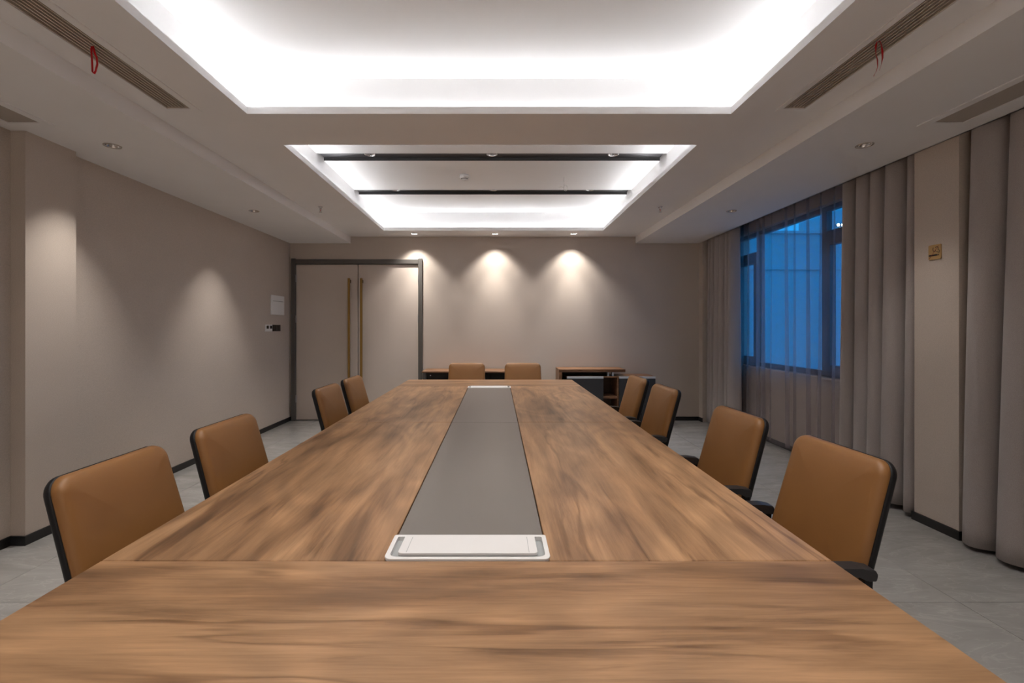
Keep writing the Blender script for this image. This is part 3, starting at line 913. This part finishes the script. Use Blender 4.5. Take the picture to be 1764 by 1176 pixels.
lbox('cabinet_body', -0.951, 0.346, 6.263, 6.61, 0.03, 0.724, 'black', 0)

# ================================================================ CEILING FIXTURES
dl_proto = {}
def downlight(x, y, z, watts, label, group, rim='grille', size=1.6, core=0):
    t = thing('downlight', label, 'downlight', (x, y, z), 0, group)
    if rim not in dl_proto:
        a = bmesh.new(); add_lathe(a, [(DR - 0.001, 0.004), (DR - 0.001, -0.003), (DR + 0.003, -0.006), (DR + 0.008, -0.004), (DR + 0.009, 0.0)], 32)
        b = bmesh.new(); add_lathe(b, [(DR - 0.0012, 0.0), (0.036, 0.018), (0.028, 0.036), (0.020, 0.046)], 32)
        c = bmesh.new(); add_lathe(c, [(0.020, 0.046), (0.012, 0.0485), (0, 0.049)], 20)
        dl_proto[rim] = [bm_mesh(a), bm_mesh(b), bm_mesh(c)]
    ms = dl_proto[rim]
    link('trim_ring', ms[0], rim, t, True)
    link('reflector', ms[1], 'chrome', t, True)
    link('lens', ms[2], 'lens', t, True)
    if watts:
        ld = bpy.data.lights.new('downlight_beam', 'SPOT')
        ld.energy = watts; ld.color = SPOT_COLOR; ld.spot_size = size; ld.spot_blend = 1.0; ld.shadow_soft_size = 0.008
        lo = bpy.data.objects.new('beam', ld); col.objects.link(lo); lo.parent = t
        lo.location = (0, 0, 0.042)
    if core:
        # the hot centre of the same lamp's beam
        ld = bpy.data.lights.new('downlight_core', 'SPOT')
        ld.energy = core; ld.color = SPOT_COLOR; ld.spot_size = 0.95; ld.spot_blend = 1.0; ld.shadow_soft_size = 0.008
        lo = bpy.data.objects.new('beam_core', ld); col.objects.link(lo); lo.parent = t
        lo.location = (0, 0, 0.042)
    return t
for (x, y), lab in zip(WASH, ('downlight in the ceiling strip above the right door jamb', 'middle downlight of the three along the back wall', 'downlight along the back wall above the charcoal credenza')):
    downlight(x, y, Z_PER, WASH_WATTS, lab, 'wall washers along the back wall', size=1.9, core=22.0)
for (x, y), lab in zip(NEAR_FILL, ('left', 'middle', 'right')):
    downlight(x, y, Z_PER, 60.0, '%s one of three fill downlights added along the wall behind the camera' % lab, 'added fill lights on the near wall', size=1.9)
for (x, y), lab in zip(SOFL, ('recessed downlight in the left soffit beside the column', 'recessed downlight in the left soffit nearer the door', 'recessed downlight in the left soffit beside the near end of the table, added out of view')):
    downlight(x, y, Z_SOF, SOFFIT_WATTS, lab, 'soffit downlights', size=1.3)
for (x, y), lab in zip(SOFR, ('recessed downlight in the right soffit near the no-smoking column', 'recessed downlight in the right soffit above the sheer curtain', 'recessed downlight in the right soffit beside the near end of the table, added out of view')):
    downlight(x, y, Z_SOF, SOFFIT_WATTS * 0.36, lab, 'soffit downlights', size=1.3)
nm = ['left', 'middle', 'right']
for k, (x, y) in enumerate(SLOTL):
    downlight(x, y, Z_CEIL + SD, SLOT_WATTS, '%s chrome downlight in the %s' % (nm[k % 3], ('nearer dark slot of the far cove', 'farther dark slot of the far cove', 'slot over the near table end, added out of view as fill', 'second slot of the near cove, added out of view as fill')[k // 3]), 'slot downlights', 'chrome')

def diffuser(x0, x1, z, y0, y1, n, bw, label, mat, fw, depth, tilt=0.0, grp=None, zoff=0.002):
    t = thing('air_diffuser', label, 'air vent', ((x0 + x1) / 2, (y0 + y1) / 2, z), 0, grp)
    hx, hy = (x1 - x0) / 2, (y1 - y0) / 2
    bm = bmesh.new()
    for b in ((-hx - fw, -hx, -hy - fw, hy + fw), (hx, hx + fw, -hy - fw, hy + fw), (-hx, hx, -hy - fw, -hy), (-hx, hx, hy, hy + fw)):
        add_box(bm, b[0], b[1], b[2], b[3], -0.006, 0.0)
    link('frame', bm_mesh(bm), 'ceil', t)
    box('duct_lining', (-hx, hx, -hy, hy, depth + 0.008, depth + 0.012), 'duct', t)
    boxes('throat', [(-hx, -hx + 0.002, -hy, hy, 0, depth + 0.008), (hx - 0.002, hx, -hy, hy, 0, depth + 0.008),
                     (-hx + 0.002, hx - 0.002, -hy, -hy + 0.002, 0, depth + 0.008), (-hx + 0.002, hx - 0.002, hy - 0.002, hy, 0, depth + 0.008)], mat, t)
    bm = bmesh.new(); add_box(bm, -bw / 2, bw / 2, -hy + 0.002, hy - 0.002, 0.0, depth)
    me = bm_mesh(bm); me.materials.append(M[mat])
    if tilt:
        me.transform(Matrix.Rotation(tilt, 4, 'Y'))
    p = (x1 - x0) / n
    for k in range(1, n) if not tilt else range(n):
        s = bpy.data.objects.new('slat', me); col.objects.link(s); s.parent = t
        s.location = (-hx + p * (k if not tilt else k + 0.5), 0, zoff)
    return t
diffuser(DIFF[0][0], DIFF[0][1], Z_PER, DIFF_Y[0], DIFF_Y[1], 7, 0.0055, 'long slotted air diffuser in the left ceiling strip with a red ribbon', 'grille_d', 0.040, 0.022, grp='slotted diffusers')
diffuser(DIFF[1][0], DIFF[1][1], Z_PER, DIFF_Y[0], DIFF_Y[1], 7, 0.0055, 'long slotted air diffuser in the right ceiling strip with a red ribbon', 'grille_d', 0.030, 0.022, grp='slotted diffusers')
diffuser(RET[0][0], RET[0][1], Z_SOF, RET_Y[0], RET_Y[1], 9, 0.0205, 'louvred return air grille in the left soffit by the column', 'grille', 0.048, 0.0016, -0.22, 'return grilles', 0.003)
diffuser(RET[1][0], RET[1][1], Z_SOF, RET_Y[0], RET_Y[1], 9, 0.0190, 'louvred return air grille in the right soffit above the curtains', 'grille', 0.050, 0.0016, 0.22, 'return grilles', 0.003)

# red ribbons tied to the diffuser blades
def vv(x, y, z): return Vector((x, y, z))
tag(ribbon('ribbon', [(-1.874, 2.15, 2.632), (-1.876, 2.148, 2.615), (-1.872, 2.146, 2.58), (-1.868, 2.144, 2.54), (-1.866, 2.143, 2.51), (-1.858, 2.142, 2.500),
                      (-1.852, 2.143, 2.513), (-1.845, 2.144, 2.545), (-1.849, 2.146, 2.575), (-1.860, 2.147, 2.60), (-1.869, 2.149, 2.632)],
           [vv(0.009, 0.002, 0), vv(0.010, 0, 0), vv(0.008, 0, 0), vv(0.008, 0.002, 0), vv(0.007, 0.003, 0), vv(0.003, 0.008, 0), vv(0.002, 0.008, 0), vv(0.003, 0.008, 0), vv(0.006, 0.005, 0), vv(0.008, 0.003, 0), vv(0.009, 0, 0)], 'red'),
    'red ribbon loop hanging from the left slotted diffuser', 'ribbon')
tag(ribbon('ribbon', [(1.717, 2.117, 2.475), (1.729, 2.117, 2.497), (1.736, 2.117, 2.52), (1.735, 2.117, 2.55), (1.727, 2.117, 2.58), (1.728, 2.117, 2.615), (1.733, 2.117, 2.632),
                      (1.744, 2.117, 2.636), (1.752, 2.117, 2.622), (1.757, 2.117, 2.59), (1.758, 2.117, 2.56), (1.753, 2.117, 2.53), (1.744, 2.117, 2.502)],
           [vv(0.004, 0.003, 0), vv(0.002, 0.006, 0), vv(0.003, 0.008, 0), vv(0.009, 0.003, 0), vv(0.007, 0.005, 0), vv(0.009, 0, 0), vv(0.006, 0.006, 0), vv(0.002, 0.008, 0), vv(0.008, 0.003, 0), vv(0.010, 0, 0), vv(0.009, 0.002, 0), vv(0.004, 0.007, 0), vv(0.003, 0.006, 0)], 'red'),
    'red ribbon with a loose tail hanging from the right slotted diffuser', 'ribbon')

# sprinklers
def sprinkler(x, y, label):
    t = thing('sprinkler', label, 'sprinkler', (x, y, Z_PER), 0, 'ceiling sprinklers')
    lathe('escutcheon', [(0.0, 0.0), (0.026, 0.0), (0.022, -0.008), (0.012, -0.012), (0, -0.012)], 'chrome', t, 20)
    lathe('body', [(0.009, -0.010), (0.010, -0.024), (0.006, -0.026), (0, -0.026)], 'chrome', t, 14)
    boxes('yoke', [(-0.012, -0.009, -0.003, 0.003, -0.052, -0.022), (0.009, 0.012, -0.003, 0.003, -0.052, -0.022), (-0.012, 0.012, -0.003, 0.003, -0.025, -0.021), (-0.012, 0.012, -0.003, 0.003, -0.055, -0.051)], 'chrome', t)
    lathe('glass_bulb', [(0, -0.026), (0.0035, -0.030), (0.0035, -0.047), (0, -0.051)], 'red', t, 10)
    lathe('deflector', [(0, -0.055), (0.017, -0.057), (0.017, -0.059), (0, -0.059)], 'chrome', t, 16)
sprinkler(-1.90, 5.0, 'chrome sprinkler head on the left ceiling strip')
sprinkler(1.757, 5.0, 'chrome sprinkler head on the right ceiling strip')

sd = thing('smoke_detector', 'round white smoke detector on the raised ceiling between the slots', 'smoke detector', (-0.335, 4.79, Z_CEIL))
lathe('base', [(0, 0), (0.050, 0), (0.050, -0.024), (0.046, -0.028), (0, -0.028)], 'white', sd, 32)
lathe('dome', [(0.040, -0.028), (0.040, -0.033), (0.030, -0.045), (0.0, -0.0455)], 'white', sd, 32)
lathe('vent_ring', [(0.0375, -0.0355), (0.0345, -0.0415)], 'black', sd, 32)
lathe('sensor_cap', [(0.022, -0.0452), (0.014, -0.054), (0.0, -0.055)], 'white', sd, 24)

wire = [(0.70, 4.85, 2.902), (0.699, 4.85, 2.86), (0.698, 4.85, 2.81)]
for k in range(15):
    a = PI * 0.8 - 2 * PI * k / 14
    wire.append((0.717 + 0.018 * math.cos(a), 4.85, 2.785 + 0.029 * math.sin(a)))
wire += [(0.70, 4.85, 2.792), (0.67, 4.84, 2.795), (0.645, 4.83, 2.789)]
tag(tube('hanging_cable', wire, 0.0022, 'white', None, 6), 'thin white cable with a small loop hanging from the raised ceiling', 'cable')

# ================================================================ WALL PLATES
eb = thing('electrical_panel', 'white electrical panel cover on the left wall by the door', 'electrical panel', (XL, 6.255, 1.63))
box('cover', (0.0, 0.012, -0.185, 0.185, -0.13, 0.13), 'white', eb, 0.002)
box('lid', (0.0121, 0.017, -0.165, 0.165, -0.078, 0.048), 'white', eb, 0.001)
box('lid_slot', (0.0121, 0.0165, -0.14, 0.145, 0.0505, 0.054), 'ink', eb)
sw = thing('wall_thermostat', 'white twin switch plate with two dark windows on the left wall', 'switch', (XL, 6.013, 1.324))
box('plate', (0.0, 0.010, -0.090, 0.090, -0.044, 0.044), 'white', sw, 0.002)
for y in (-0.036, 0.052):
    box('display', (0.0101, 0.012, y - 0.028, y + 0.028, -0.008, 0.030), 'black', sw)
    box('rocker', (0.0101, 0.012, y - 0.028, y + 0.028, -0.034, -0.014), 'white', sw)
s2 = thing('switch_plate', 'dark brown switch plate beside the white one on the left wall', 'switch', (XL, 6.224, 1.324))
box('plate', (0.0, 0.009, -0.112, 0.112, -0.043, 0.043), 'black', s2, 0.002)
for y in (-0.072, 0.0, 0.072):
    box('rocker', (0.0091, 0.011, y - 0.033, y + 0.033, -0.036, 0.036), 'black', s2, 0.0008)

# no-smoking sign on the right column
sg = thing('no_smoking_sign', 'small gold no-smoking sign on the right column', 'sign', (2.895, 3.066, 1.828))
me = loft_mesh(0.088, 0.098, 0.007, [(0.0, 0.0), (0.0, 0.005), (0.001, 0.006)], lambda u, v, d: (-d, -u, v), 4)
link('plate', me, 'gold', sg)
def sgp(u, v): return (-0.0064, -u, v)        # u to the right as seen from the room
def mark(name, pts, w, mat):
    P = [sgp(*p) for p in pts]
    ws = []
    for i in range(len(P)):
        d = Vector(P[min(i + 1, len(P) - 1)]) - Vector(P[max(i - 1, 0)]); d.normalize()
        ws.append(d.cross(Vector((1, 0, 0))) * w)
    return ribbon(name, P, ws, mat, sg, 0.0006)
mark('cigarette', [(-0.040, -0.020), (0.018, -0.020)], 0.010, 'ink')
mark('ember', [(0.0215, -0.020), (0.024, -0.020)], 0.010, 'ink')
mark('ember', [(0.027, -0.020), (0.030, -0.020)], 0.010, 'ink')
mark('smoke_curl', [(-0.007, 0.030), (-0.011, 0.024), (-0.011, 0.014), (-0.006, 0.006), (0.002, 0.004), (0.009, 0.008)], 0.0035, 'ink')
mark('smoke_curl', [(0.006, 0.027), (0.012, 0.033), (0.020, 0.033), (0.025, 0.028), (0.026, 0.020), (0.025, 0.012), (0.034, 0.008), (0.034, 0.000), (0.031, -0.010)], 0.0035, 'ink')
mark('smoke_curl', [(0.011, 0.002), (0.016, 0.000), (0.022, 0.000), (0.026, -0.007)], 0.0035, 'ink')
mark('slash', [(-0.038, -0.043), (0.030, 0.040)], 0.0022, 'inkred').location.x = -0.0004
